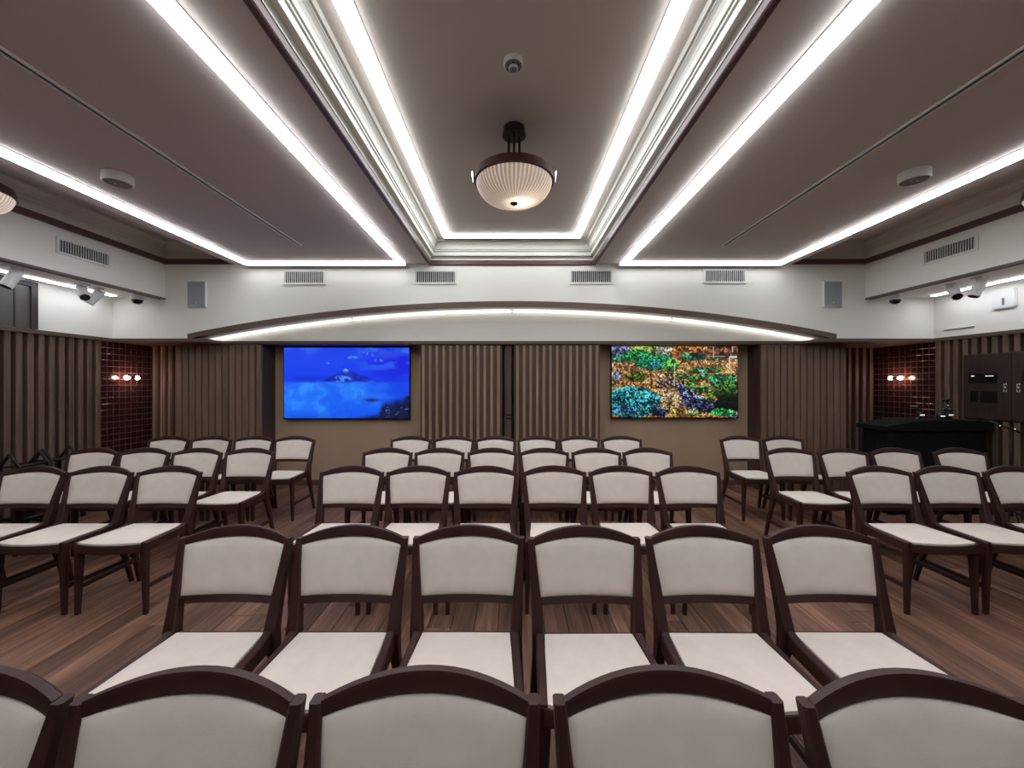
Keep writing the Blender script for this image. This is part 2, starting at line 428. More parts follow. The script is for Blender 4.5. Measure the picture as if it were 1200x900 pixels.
# ------------------------------------------------------------------ LED light lines
def led_bar(parent, x0, x1, y0, y1, z, m='led_white', drop=0.028, lip=None, side='led_side'):
    """aluminium channel on the ceiling, opal side diffuser, bright lens below"""
    g = 0.003
    b = MB().box(x0 - g, x1 + g, y0 - g, y1 + g, z - 0.005, z)
    if lip:                      # a taller flange on the wall side of the channel
        b.box(x0 - g, x1 + g, y1 + 0.001, y1 + 0.005, z - lip, z)
    b.build('profile', 'aluminium', parent)
    MB().box(x0 + 0.001, x1 - 0.001, y0 + 0.001, y1 - 0.001, z - drop, z - 0.005).build('side_diffuser', side, parent)
    MB().box(x0, x1, y0, y1, z - drop - 0.004, z - drop).build('light_bar', m, parent)
LW = 0.085
LY0 = -0.95                   # the lines begin just behind the viewer
def led_u(label, xa, xb, yend, z, lip, m='led_white', mr='led_rear', rear=0.55):
    t = thing('led_light_line', label, 'light', (0, 0, 0), 0, 'led lines on the ceiling')
    h = LW / 2
    for x in (xa, xb):
        led_bar(t, x - h, x + h, LY0, yend - rear, z, m)
        led_bar(t, x - h, x + h, yend - rear, yend + h, z, mr, lip=lip)
    led_bar(t, min(xa, xb) + h, max(xa, xb) - h, yend - h, yend + h, z, mr, lip=lip)
led_u('white LED line framing the left ceiling panel', -3.40, -1.415, 5.075, Z1, 0.044)
led_u('white LED line framing the right ceiling panel', 1.43, 3.43, 5.075, Z1, 0.044)
led_u('white LED line inside the central ceiling coffer around the pendant', -(CX - 0.255), CX - 0.255, YB - 0.255, Z2, 0.034, m='led_coffer', mr='led_coffer', rear=0.3)
for s, nm, X in ((-1, 'left', XL), (1, 'right', XR)):
    t = thing('led_soffit_line', 'bluish white LED line under the %s bulkhead behind the spotlights' % nm, 'light', (0, 0, 0), 0, 'led lines under the side bulkheads')
    xx = X - s * 0.20
    led_bar(t, xx - 0.035, xx + 0.035, LY0, 5.02, ZB + 0.02, 'led_soffit', 0.012)
# arch LED: four curved tubes end to end
t = thing('led_arch_line', 'curved warm white LED line under the wooden arch trim', 'light')
segs = [-4.17, -2.18, 0.0, 2.18, 4.17]
for k in range(4):
    a, b = segs[k] + 0.012, segs[k + 1] - 0.012
    pts = [(a + (b - a) * i / 16, YR - 0.045, arch(a + (b - a) * i / 16) - 0.022) for i in range(17)]
    MB().tube(pts, 0.013, 8).build('light_tube', 'led_arch', t, True)
for xx in segs[1:4]:
    MB().box(xx - 0.008, xx + 0.008, YR - 0.06, YR - 0.03, arch(xx) - 0.03, arch(xx)).build('joint_clip', 'white_plastic', t)

# ceiling slot diffusers
for s, nm in ((-1, 'left'), (1, 'right')):
    t = thing('ceiling_slot', 'thin dark linear slot running along the %s ceiling panel' % nm, 'ceiling slot', (s * 2.39, 0, Z1), 0, 'linear slots in the ceiling')
    MB().box(-0.011, 0.011, YF + 0.3, 4.47, -0.004, 0.0).build('gap', 'slot_dark', t)
    MB().box(-0.024, -0.011, YF + 0.3, 4.48, -0.010, 0.0).build('rail', 'white_plastic', t)
    MB().box(0.011, 0.024, YF + 0.3, 4.48, -0.010, 0.0).build('rail', 'white_plastic', t)

# ------------------------------------------------------------------ pendants
def make_pendant(label, loc):
    t = thing('pendant_lamp', label, 'pendant lamp', loc, 0, 'ribbed bowl pendants')
    D = -1
    smooth_angle(MB().lathe([(0.0, 0), (0.075, 0), (0.078, -0.004), (0.078, -0.045), (0.086, -0.05), (0.086, -0.062), (0.0, -0.062)], 32).build('canopy', 'dark_bronze', t))
    for k in range(3):
        a = R(-90 + 120 * k)
        MB().tube([(0.045 * math.cos(a), 0.045 * math.sin(a), -0.06), (0.045 * math.cos(a), 0.045 * math.sin(a), -0.340)], 0.009, 10).build('rod', 'dark_bronze', t, True)
    ring = smooth_angle(MB().lathe([(0.0, -0.330), (0.10, -0.330), (0.268, -0.333), (0.278, -0.338), (0.287, -0.392), (0.290, -0.402), (0.278, -0.406), (0.270, -0.400), (0.262, -0.36), (0.0, -0.35)], 48).build('ring', 'bronze', t), 30)
    for a in (0.0, math.pi):
        c, s_ = math.cos(a), math.sin(a)
        MB().tube([(c * 0.302, 0, -0.318), (c * 0.293, 0, -0.40)], 0.008, 8).build('clip', 'chrome', ring)
    n = 224; nr = 56; prof = []
    for i in range(23):
        a = i / 22.0 * math.pi / 2
        prof.append((max(0.268 * math.cos(a) ** 0.62, 0.012), -0.390 - 0.160 * math.sin(a) ** 1.15))
    rings = []
    for r, z in prof:
        amp = 0.020 * min(1, r / 0.22)
        rings.append([((r + amp * (abs(math.sin(nr * math.pi * k / n)) - 0.5)) * math.cos(2 * math.pi * k / n), (r + amp * (abs(math.sin(nr * math.pi * k / n)) - 0.5)) * math.sin(2 * math.pi * k / n), z) for k in range(n)])
    b = MB(); v = [p for q in rings for p in q]; f = []
    for i in range(len(rings) - 1):
        for j in range(n): f.append((i * n + j, (i + 1) * n + j, (i + 1) * n + (j + 1) % n, i * n + (j + 1) % n))
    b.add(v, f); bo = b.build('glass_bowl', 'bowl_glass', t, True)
    bo.data.materials.append(M['bowl_glass_shaded'])       # rib shade put into the colour: darker glass in the valleys
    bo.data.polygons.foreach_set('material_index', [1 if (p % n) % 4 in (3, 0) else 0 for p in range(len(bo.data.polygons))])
    smooth_angle(MB().lathe([(0.0, -0.544), (0.026, -0.547), (0.030, -0.552), (0.022, -0.560), (0.010, -0.566), (0.0, -0.568)], 20).build('finial', 'dark_bronze', t))
    MB().lathe([(0.001, -0.455), (0.022, -0.463), (0.030, -0.485), (0.022, -0.507), (0.001, -0.515)], 16, (0.045, 0.0, 0)).build('bulb', 'lamp_bulb', t, True)
    return t
make_pendant('ribbed white glass bowl pendant with bronze ring in the central coffer', (0.015, 2.89, Z2))
make_pendant('bowl pendant half cut off at the left edge of the picture', (-4.165, 2.98, Z2))
make_pendant('bowl pendant at the right edge of the picture, almost out of view', (4.28, 2.98, Z2))

# ------------------------------------------------------------------ small ceiling devices
t = thing('smoke_detector', 'small round white smoke detector in the central coffer before the pendant', 'smoke detector', (0.008, 2.29, Z2))
smooth_angle(MB().lathe([(0.0, 0), (0.056, 0), (0.057, -0.022), (0.052, -0.03), (0.0, -0.030)], 32).build('base', 'white_plastic', t))
smooth_angle(MB().lathe([(0.0, -0.030), (0.05, -0.030), (0.046, -0.036), (0.028, -0.038), (0.0, -0.038)], 32).build('cover', 'grey_plastic', t))
smooth_angle(MB().lathe([(0.0, -0.038), (0.027, -0.038), (0.027, -0.05), (0.024, -0.052), (0.0, -0.052)], 24).build('sensor_cap', 'white_plastic', t))
smooth_angle(MB().lathe([(0.0, -0.052), (0.021, -0.052), (0.020, -0.054), (0.0, -0.054)], 24).build('sensor', 'grey_plastic', t))
for k in range(6):
    a = R(60 * k + 30)
    b = MB().box(-0.007, 0.007, -0.003, 0.003, -0.0395, -0.037).build('slit', 'slot_dark', t)
    b.location = (0.036 * math.cos(a), 0.036 * math.sin(a), 0); b.rotation_euler = (0, 0, a + R(90))
for nm, X, Y in (('left', -2.95, 2.97), ('right', 2.97, 2.93)):
    t = thing('ceiling_speaker', 'white drum shaped device with grey face on the %s ceiling panel' % nm, 'ceiling device', (X, Y, Z1), 0, 'drum shaped ceiling devices')
    smooth_angle(MB().lathe([(0.0, 0), (0.090, 0), (0.092, -0.004), (0.092, -0.062), (0.088, -0.068), (0.082, -0.068), (0.080, -0.064), (0.0, -0.064)], 40).build('housing', 'white_plastic', t))
    smooth_angle(MB().lathe([(0.0, -0.064), (0.080, -0.064), (0.077, -0.067), (0.0, -0.067)], 40).build('face', 'grey_plastic', t))
    for dx in (-0.022, 0.022):
        MB().lathe([(0.0, -0.067), (0.007, -0.067), (0.005, -0.071), (0.0, -0.071)], 12, (dx, 0, 0)).build('indicator', 'white_plastic', t, True)

# ------------------------------------------------------------------ air vents
def make_vent(label, wd, hh):
    t = thing('air_vent', label, 'air vent', (0, 0, 0), 0, 'white air vents')
    x, z, b = wd / 2, hh / 2, 0.022
    MB().box(-x + b, x - b, -0.004, -0.001, -z + b, z - b).build('backing', 'vent_dark', t)
    f = MB().box(-x, x, -0.014, -0.001, z - b, z).box(-x, x, -0.014, -0.001, -z, -z + b).box(-x, -x + b, -0.014, -0.001, -z + b, z - b).box(x - b, x, -0.014, -0.001, -z + b, z - b)
    f.build('frame', 'white_plastic', t)
    s = MB(); n = 20
    for i in range(n):
        xx = -x + b + (wd - 2 * b) * (i + 0.5) / n
        s.box(xx - 0.0030, xx + 0.0030, -0.011, -0.004, -z + b, z - b)
    tag(s.build('slat_grid', 'white_plastic', t), kind='stuff')
    return t
def px(x, d): return (x - 600.0) / F * d
def pz(y, d): return H + (450.0 - y) / F * d
for (a, b, y0, y1, lb) in ((332, 382, 316.5, 333.5, 'white air vent on the rear wall, far left near the wall speaker'),
                           (485.5, 535, 316.5, 333, 'white air vent on the rear wall just left of the central coffer'),
                           (667.5, 718, 316, 333, 'white air vent on the rear wall just right of the central coffer'),
                           (824, 874, 315.5, 332, 'white air vent on the rear wall, far right near the wall speaker')):
    t = make_vent(lb, px(b, YB) - px(a, YB), pz(y0, YB) - pz(y1, YB))
    t.location = ((px(a, YB) + px(b, YB)) / 2, YB, (pz(y0, YB) + pz(y1, YB)) / 2)
t = make_vent('white air vent on the left side bulkhead above the spotlights', 0.53, 0.165); t.location = (BL, 4.21, 2.86); t.rotation_euler = (0, 0, R(90))
t = make_vent('white air vent on the right side bulkhead above the spotlights', 0.53, 0.165); t.location = (BR, 4.20, 2.885); t.rotation_euler = (0, 0, R(-90))

# ------------------------------------------------------------------ wall speakers
for s, nm, a, b in ((-1, 'left', 222, 243), (1, 'right', 963, 984.5)):
    X = (px(a, YB) + px(b, YB)) / 2
    t = thing('wall_speaker', 'grey box speaker with white edge on the %s side of the rear wall' % nm, 'speaker', (X, YB, 2.64), 0, 'wall speakers')
    o = bevel(MB().box(-0.122, 0.122, -0.035, -0.001, -0.168, 0.168).build('cabinet', 'white_plastic', t), 0.006, 2)
    bevel(MB().box(-0.112, 0.112, -0.041, -0.035, -0.156, 0.162).build('grille', 'speaker_grille', t), 0.003)
    MB().box(-0.006, 0.006, -0.043, -0.041, -0.115, -0.103).build('badge', 'white_plastic', t)

# ------------------------------------------------------------------ spotlights and dome cameras under the bulkheads
def spot(label, x, y, z, aim):
    t = thing('spotlight', label, 'spotlight', (x, y, z), 0, 'white track spotlights')
    MB().box(-0.035, 0.035, -0.05, 0.05, -0.022, -0.0005).build('mount', 'white_plastic', t)
    MB().tube([(0, 0, -0.02), (0, 0, -0.06)], 0.010, 10).build('stem', 'white_plastic', t, True)
    a = np.array(aim, float); a /= np.linalg.norm(a)
    c = np.array((0, 0, -0.085)); p0 = c - a * 0.06; p1 = c + a * 0.125
    hd = smooth_angle(MB().tube([tuple(p0), tuple(p1)], 0.046, 24).build('housing', 'white_plastic', t))
    smooth_angle(MB().tube([tuple(p1), tuple(p1 + a * 0.003)], 0.040, 24).build('lens', 'lens_black', hd))
    return t
# left: aimed down and outwards / inwards as in the picture
spot('white spotlight nearest the left picture edge, aimed down', -4.72, 3.76, ZB, (-0.1, -0.35, -0.75))
spot('white spotlight under the left bulkhead turned towards the room, showing its black lens', -4.72, 4.36, ZB, (0.75, -0.45, -0.75))
spot('white spotlight under the left bulkhead farthest from the viewer', -4.76, 4.55, ZB, (-0.35, -0.35, -0.75))
spot('white spotlight under the right bulkhead with black lens showing', 4.83, 4.34, ZB, (-0.42, -0.7, -0.75))
spot('white spotlight under the right bulkhead nearest the right edge', 4.83, 4.10, ZB, (-0.30, 0.1, -0.75))
for nm, X, Y in (('left', -4.74, 5.02), ('right', 4.85, 5.02)):
    t = thing('dome_camera', 'small white dome camera with black lens under the %s bulkhead' % nm, 'camera', (X, Y, ZB - 0.0), 0, 'dome cameras')
    smooth_angle(MB().lathe([(0.0, 0.019), (0.062, 0.019), (0.066, 0.0), (0.066, -0.035), (0.060, -0.045), (0.0, -0.045)], 28).build('housing', 'white_plastic', t))
    MB().lathe([(0.058, -0.045), (0.056, -0.062), (0.045, -0.082), (0.025, -0.095), (0.001, -0.099)], 28).build('dome', 'lens_black', t, True)

# ------------------------------------------------------------------ upper side wall details
t = thing('dark_window', 'dark grey framed window above the left slatted wall', 'window', (XL, 3.70, 2.07))
MB().box(0.002, 0.012, -0.60, 0.60, 0.0, 0.46).build('pane', 'window_dark', t)
for y0, y1, z0, z1 in ((-0.66, 0.66, 0.46, 0.51), (-0.66, -0.60, 0.0, 0.46), (0.60, 0.66, 0.0, 0.46)):
    MB().box(0.002, 0.035, y0, y1, z0, z1).build('frame', 'window_frame_dark', t)
MB().box(0.012, 0.02, 0.46, 0.475, 0.0, 0.46).build('glazing_bar', 'window_frame_dark', t)
t = thing('access_point', 'rounded square white wall device above the right cabinet', 'wall device', (XR, 4.45, 2.425))
def rounded(yh, zh, r, x0, x1, n=6):
    ring = []
    for cy, cz, a0 in ((yh - r, zh - r, 0), (-yh + r, zh - r, 90), (-yh + r, -zh + r, 180), (yh - r, -zh + r, 270)):
        for k in range(n + 1):
            a = R(a0 + 90 * k / n); ring.append((cy + r * math.cos(a), cz + r * math.sin(a)))
    return [[(x0, p[0], p[1]) for p in ring], [(x1, p[0], p[1]) for p in ring]]
smooth_angle(MB().loft(rounded(0.112, 0.112, 0.035, -0.001, -0.014)).build('base', 'white_plastic', t))
smooth_angle(MB().loft(rounded(0.100, 0.100, 0.03, -0.014, -0.022)).build('cover', 'white_plastic', t))
MB().box(-0.0235, -0.022, -0.012, 0.012, -0.07, 0.01).build('status_mark', 'grey_plastic', t)
t = thing('wall_slot', 'thin grey horizontal slot low on the white right side wall', 'wall slot', (XR, 4.91, 2.155))
MB().box(-0.008, -0.001, -0.165, 0.165, -0.006, 0.006).build('slot', 'grey_plastic', t)
MB().box(-0.012, -0.001, -0.165, 0.165, 0.006, 0.009).build('lip', 'white_plastic', t)

# ------------------------------------------------------------------ sconces on the tiles
for s, nm, X in ((-1, 'left', XL), (1, 'right', XR)):
    xw = X - s * 0.023
    Yc = 5.37 if s < 0 else 5.62
    t = thing('wall_sconce', 'small black double sconce with warm bulbs on the %s maroon tiles' % nm, 'wall lamp', (xw, Yc, 1.555), 0, 'warm wall sconces')
    i = -s
    b = MB().tube([(i * 0.0, 0.06, 0), (i * 0.012, 0.06, 0)], 0.035, 20).build('wall_plate', 'black_metal', t); smooth_angle(b)
    MB().tube([(i * 0.01, 0.06, 0), (i * 0.06, 0.055, 0.0), (i * 0.075, 0.02, 0.0), (i * 0.075, 0.0, 0)], 0.007, 8).build('arm', 'black_metal', t, True)
    smooth_angle(MB().tube([(i * 0.075, -0.035, 0), (i * 0.075, 0.035, 0)], 0.020, 14).build('socket', 'black_metal', t))
    for e in (-1, 1):
        q = [(0.012, 0.034), (0.016, 0.045), (0.026, 0.062), (0.028, 0.075), (0.022, 0.09), (0.006, 0.098)]
        rings = [[(i * 0.075 + r * math.cos(2 * math.pi * k / 14), e * y, r * math.sin(2 * math.pi * k / 14)) for k in range(14)] for r, y in q]
        MB().loft(rings).build('bulb', 'bulb_warm', t, True)

# ------------------------------------------------------------------ screens
def vnoise(w_, h_, sx, sy, seed):
    r = np.random.RandomState(seed); g = r.rand(int(sy) + 3, int(sx) + 3)
    xx = np.linspace(0, sx, w_); yy = np.linspace(0, sy, h_)
    xi = xx.astype(int); yi = yy.astype(int); fx = xx - xi; fy = yy - yi
    fx = fx * fx * (3 - 2 * fx); fy = (fy * fy * (3 - 2 * fy))[:, None]
    a = g[np.ix_(yi, xi)]; b = g[np.ix_(yi, xi + 1)]; c = g[np.ix_(yi + 1, xi)]; d = g[np.ix_(yi + 1, xi + 1)]
    return (a * (1 - fx) + b * fx) * (1 - fy) + (c * (1 - fx) + d * fx) * fy
def fbm(w_, h_, sx, sy, seed, o=5):
    t_ = 0; a = 0.5; n = 0
    for k in range(o):
        t_ = t_ + a * vnoise(w_, h_, sx * 2 ** k, sy * 2 ** k, seed + k); n += a; a *= 0.55
    return t_ / n
GW, GH = 256, 144
U, V = np.meshgrid(np.linspace(0, 1, GW), np.linspace(0, 1, GH))
def mixc(img, m, col):
    m = np.clip(m, 0, 1)[..., None]; return img * (1 - m) + np.array(col, float) * m if np.ndim(col) == 1 else img * (1 - m) + col * m
def sst(a, b, x):
    t_ = np.clip((x - a) / (b - a), 0, 1); return t_ * t_ * (3 - 2 * t_)
def mountain_picture():
    n1 = fbm(GW, GH, 5, 4, 3); n2 = fbm(GW, GH, 10, 7, 20); n3 = fbm(GW, GH, 30, 22, 33)
    img = np.zeros((GH, GW, 3)); img[:] = (2, 62, 238)
    img = mixc(img, sst(0.45, 1.0, U) * sst(0.75, 0.1, V) * 0.9, (10, 10, 215))
    img = mixc(img, sst(0.35, 0.0, V) * 0.35, (30, 60, 225))
    img = mixc(img, sst(0.52, 0.72, n1) * sst(0.3, 0.0, V) * 0.5, (60, 120, 240))
    st = fbm(GW, GH, 7, 14, 50)
    img = mixc(img, sst(0.52, 0.70, st) * sst(0.5, 0.75, U) * sst(0.55, 0.1, V) * 0.75, (60, 130, 245))
    for cu, cv, a, b in ((0.67, 0.10, 0.06, 0.07), (0.55, 0.15, 0.06, 0.04), (0.43, 0.215, 0.05, 0.03), (0.74, 0.19, 0.07, 0.035), (0.34, 0.22, 0.03, 0.02)):
        e = 1 - ((U - cu) / a) ** 2 - ((V - cv) / b) ** 2
        img = mixc(img, sst(0.0, 0.8, e) * sst(0.45, 0.65, n3) * 0.8, (95, 160, 255))
    # mountain
    ridge = 0.285 + 0.185 * np.power(np.clip(np.abs(U - 0.49) / np.where(U < 0.49, 0.21, 0.28), 0, 4), 0.78) + (n3[40] - 0.5) * 0.03
    mt = sst(0.0, 0.012, V - ridge) * sst(0.27, 0.31, U) * sst(0.78, 0.73, U)
    mcol = np.zeros_like(img); mcol[:] = (6, 28, 165); mcol = mixc(mcol, sst(0.45, 0.62, n3) * 0.6, (14, 55, 205))
    mcol = mixc(mcol, sst(0.085, 0.02, V - 0.285) * sst(0.40, 0.52, fbm(GW, GH, 40, 10, 77)) * 0.9, (150, 190, 255))
    img = mixc(img, mt, mcol)
    img = mixc(img, np.exp(-(((U - 0.2) / 0.12) ** 2 + ((V - 0.44) / 0.035) ** 2)) * 0.8, (5, 38, 190))
    edge = 0.475 + (n2 - 0.5) * 0.07
    sea = sst(-0.01, 0.03, V - edge)
    sc_ = np.zeros_like(img); sc_[:] = (26, 112, 250); sc_ = mixc(sc_, sst(0.40, 0.65, n2) * 0.7, (62, 150, 255)); sc_ = mixc(sc_, sst(0.55, 0.35, n1) * 0.5, (8, 75, 235))
    sc_ = mixc(sc_, sst(0.6, 1.0, U) * 0.75, (6, 50, 225)); sc_ = mixc(sc_, sst(0.85, 1.0, V) * 0.45, (5, 50, 220))
    img = mixc(img, sea, sc_)
    img = mixc(img, sst(0.0, 0.5, 1 - ((U - 0.45) / 0.1) ** 2 - ((V - 0.44) / 0.05) ** 2) * sst(0.5, 0.62, n3) * 0.8, (80, 160, 255))
    dk = sst(0.0, 0.13, V - (1.0 - 0.36 * sst(0.58, 1.0, U)) + (n2 - 0.5) * 0.22)
    img = mixc(img, dk * 0.93, (6, 14, 52))
    img = mixc(img, np.exp(-(((U - 0.70) / 0.05) ** 2 + ((V - 0.745) / 0.025) ** 2)) * 0.85, (4, 14, 90))
    r = np.random.RandomState(5)
    for _ in range(16):
        i, j = int(r.uniform(0.84, 0.985) * GH), int(r.uniform(0.78, 0.99) * GW)
        img[i, j:j + 2] = (120, 160, 235)
    return img
def garden_picture():
    r = np.random.RandomState(11)
    n1 = fbm(GW, GH, 9, 6, 101); n2 = fbm(GW, GH, 24, 15, 120); n3 = fbm(GW, GH, 60, 36, 140, 3); n4 = fbm(GW, GH, 100, 58, 160, 2)
    img = np.zeros((GH, GW, 3)); img[:] = (150, 95, 45)
    img = mixc(img, sst(0.4, 0.6, n2), (200, 140, 75)); img = mixc(img, sst(0.52, 0.62, n3), (235, 200, 140)); img = mixc(img, sst(0.48, 0.38, n4) * 0.85, (35, 20, 22))
    def blob(cu, cv, a, b, base, hi, lo, soft=0.25, amt=1.0, shade=0.3):
        nonlocal img
        e = 1 - ((U - cu) / a) ** 2 - ((V - cv) / b) ** 2 + (n3 - 0.5) * soft * 2.2 + (n2 - 0.5) * soft
        m = sst(0.0, 0.18, e) * amt
        c = np.zeros_like(img); c[:] = base
        c = mixc(c, sst(0.50, 0.62, n4), hi); c = mixc(c, sst(0.49, 0.40, n4), [q * 0.6 for q in lo])
        c = mixc(c, sst(0.50, 0.38, n2) * 0.55, [q * 0.4 for q in lo])
        if shade: c = mixc(c, sst(-0.3, 0.8, (V - cv) / b) * shade, (2, 8, 6))
        img = mixc(img, m, c)
    blob(0.06, 0.08, 0.10, 0.12, (110, 130, 190), (180, 190, 225), (60, 60, 110), 0.6)
    blob(0.30, 0.05, 0.16, 0.07, (150, 190, 70), (215, 225, 130), (40, 90, 40), 0.6)
    blob(0.44, 0.08, 0.10, 0.10, (190, 200, 190), (240, 240, 240), (90, 120, 60), 0.8)
    blob(0.60, 0.10, 0.14, 0.10, (190, 110, 40), (230, 160, 80), (110, 50, 20), 0.7)
    blob(0.88, 0.08, 0.14, 0.10, (110, 45, 35), (180, 120, 80), (30, 15, 15), 0.6)
    blob(0.07, 0.17, 0.08, 0.06, (40, 150, 100), (110, 210, 170), (10, 60, 40), 0.5)
    blob(0.20, 0.14, 0.12, 0.10, (25, 170, 70), (80, 215, 110), (10, 80, 50), 0.5)
    blob(0.34, 0.22, 0.16, 0.12, (15, 165, 95), (60, 220, 140), (5, 90, 80), 0.5)
    blob(0.34, 0.26, 0.05, 0.05, (20, 180, 210), (90, 220, 250), (10, 120, 130), 0.4)
    blob(0.47, 0.27, 0.07, 0.09, (60, 190, 70), (130, 220, 90), (20, 110, 50), 0.6)
    blob(0.66, 0.14, 0.12, 0.055, (15, 110, 85), (70, 190, 140), (5, 35, 40), 0.4)
    blob(0.83, 0.16, 0.10, 0.04, (80, 110, 50), (150, 170, 90), (20, 40, 20), 0.6)
    blob(0.12, 0.34, 0.10, 0.08, (215, 140, 60), (245, 200, 130), (120, 60, 30), 0.6)
    blob(0.03, 0.42, 0.05, 0.09, (150, 150, 190), (225, 225, 240), (60, 60, 90), 0.8)
    blob(0.20, 0.42, 0.09, 0.085, (95, 105, 35), (150, 160, 60), (40, 40, 15), 0.35, shade=0.4)
    blob(0.05, 0.53, 0.08, 0.05, (165, 130, 60), (210, 180, 100), (70, 45, 25), 0.5)
    blob(0.45, 0.50, 0.12, 0.12, (185, 140, 90), (240, 215, 180), (60, 25, 40), 0.9)
    blob(0.57, 0.68, 0.10, 0.18, (35, 35, 85), (150, 170, 225), (8, 8, 30), 0.6)
    blob(0.72, 0.83, 0.14, 0.12, (12, 12, 40), (90, 110, 160), (4, 4, 14), 0.5)
    blob(0.46, 0.80, 0.10, 0.25, (205, 160, 95), (245, 220, 175), (110, 70, 50), 0.6)
    for cu, cv, a, b in ((0.68, 0.34, 0.07, 0.05), (0.80, 0.33, 0.08, 0.05), (0.56, 0.42, 0.06, 0.04), (0.65, 0.45, 0.06, 0.05), (0.74, 0.43, 0.05, 0.05), (0.62, 0.55, 0.05, 0.06), (0.72, 0.60, 0.08, 0.06)):
        blob(cu, cv, a, b, (70, 140, 55), (140, 200, 90), (15, 55, 40), 0.35, shade=0.6)
    blob(0.72, 0.355, 0.03, 0.03, (30, 170, 190), (120, 220, 230), (10, 90, 100), 0.4)
    blob(0.88, 0.44, 0.13, 0.05, (30, 145, 85), (90, 210, 140), (5, 70, 50), 0.4, shade=0.4)
    blob(0.82, 0.50, 0.05, 0.06, (40, 150, 100), (110, 220, 160), (5, 70, 50), 0.4, shade=0.4)
    blob(0.925, 0.63, 0.125, 0.17, (55, 110, 40), (95, 150, 60), (15, 45, 25), 0.12, shade=0.95)
    blob(0.93, 0.83, 0.13, 0.10, (4, 10, 10), (12, 30, 20), (2, 4, 4), 0.1)
    blob(0.78, 0.70, 0.035, 0.08, (110, 150, 45), (170, 200, 80), (40, 70, 20), 0.5)
    blob(0.70, 0.72, 0.04, 0.03, (120, 160, 200), (220, 235, 245), (60, 80, 110), 0.4)
    blob(0.88, 0.93, 0.10, 0.06, (20, 150, 60), (90, 230, 120), (5, 60, 30), 0.5)
    blob(0.97, 0.97, 0.03, 0.03, (90, 170, 220), (150, 220, 245), (30, 80, 120), 0.3)
    blob(0.16, 0.79, 0.24, 0.235, (10, 135, 150), (95, 225, 235), (3, 30, 50), 0.2)
    blob(0.08, 0.90, 0.05, 0.04, (30, 110, 220), (120, 190, 250), (5, 40, 90), 0.5)
    blob(0.17, 0.90, 0.04, 0.035, (30, 120, 225), (120, 190, 250), (5, 40, 90), 0.5)
    blob(0.38, 0.93, 0.08, 0.06, (14, 14, 60), (60, 70, 130), (4, 4, 20), 0.5)
    blob(0.52, 0.95, 0.09, 0.06, (195, 150, 60), (235, 200, 110), (110, 70, 30), 0.5)
    blob(0.64, 0.93, 0.06, 0.06, (120, 130, 60), (200, 205, 130), (30, 30, 30), 0.7)
    img = img * (0.62 + 0.75 * r.rand(GH, GW))[..., None] * (0.55 + 0.8 * fbm(GW, GH, 36, 22, 190, 3))[..., None]
    def line(u0, u1, v0, v1, col):
        img[int(v0 * GH):max(int(v1 * GH), int(v0 * GH) + 1), int(u0 * GW):max(int(u1 * GW), int(u0 * GW) + 1)] = col
    line(0.312, 0.32, 0.37, 0.60, (15, 10, 12)); line(0.497, 0.503, 0.25, 0.56, (225, 215, 200)); line(0.18, 0.23, 0.27, 0.285, (40, 25, 20))
    line(0.93, 0.94, 0.15, 0.33, (215, 225, 220)); line(0.94, 0.995, 0.145, 0.16, (215, 225, 220)); line(0.76, 0.90, 0.14, 0.15, (200, 180, 160)); line(0.805, 0.812, 0.0, 0.17, (225, 215, 200)); line(0.955, 0.963, 0.0, 0.09, (200, 190, 180))
    return img
def screen_material(name, strength):
    m = bpy.data.materials.new(name); m.use_nodes = True
    nt = m.node_tree; b = nt.nodes['Principled BSDF']
    at = nt.nodes.new('ShaderNodeVertexColor'); at.layer_name = 'picture'
    b.inputs['Base Color'].default_value = (0.01, 0.01, 0.012, 1); b.inputs['Roughness'].default_value = 0.3
    nt.links.new(at.outputs['Color'], b.inputs['Emission Color']); b.inputs['Emission Strength'].default_value = strength
    return m
SM = screen_material('screen_picture', 0.98)
def television(label, a, b, yt, yb_, pic):
    d = 5.705
    x0, x1, z1, z0 = px(a, d), px(b, d), pz(yt, d), pz(yb_, d)
    cx, cz = (x0 + x1) / 2, (z0 + z1) / 2; wx, wz = (x1 - x0) / 2, (z1 - z0) / 2
    t = thing('wall_television', label, 'television', (cx, d, cz), 0, 'wall mounted screens')
    bevel(MB().box(-wx - 0.012, wx + 0.012, 0.004, 0.045, -wz - 0.016, wz + 0.012).build('housing', 'screen_bezel', t), 0.004)
    MB().box(-0.3, 0.3, 0.045, YN - d - 0.001, -0.2, 0.2).build('wall_bracket', 'black_metal', t)
    img = pic()
    v = []; f = []
    for i in range(GH):
        for j in range(GW):
            v.append((-wx + 2 * wx * j / (GW - 1), 0.0, wz - 2 * wz * i / (GH - 1)))
    for i in range(GH - 1):
        for j in range(GW - 1):
            k = i * GW + j; f.append((k, k + GW, k + GW + 1, k + 1))
    me = bpy.data.meshes.new('screen'); me.from_pydata(v, [], f); me.update()
    at = me.color_attributes.new('picture', 'FLOAT_COLOR', 'POINT')
    c = np.clip(img, 0, 255) / 255.0; c = np.where(c <= 0.04045, c / 12.92, ((c + 0.055) / 1.055) ** 2.4)
    col = np.ones((GH * GW, 4), np.float32); col[:, :3] = c.reshape(-1, 3)
    at.data.foreach_set('color', col.ravel())
    me.materials.append(SM); link('screen', me, t)
television('left wall screen showing a blue snow capped mountain above clouds', 333, 479.5, 407.5, 490, mountain_picture)
television('right wall screen showing a colourful garden with round green shrubs', 717, 864.5, 406, 489, garden_picture)

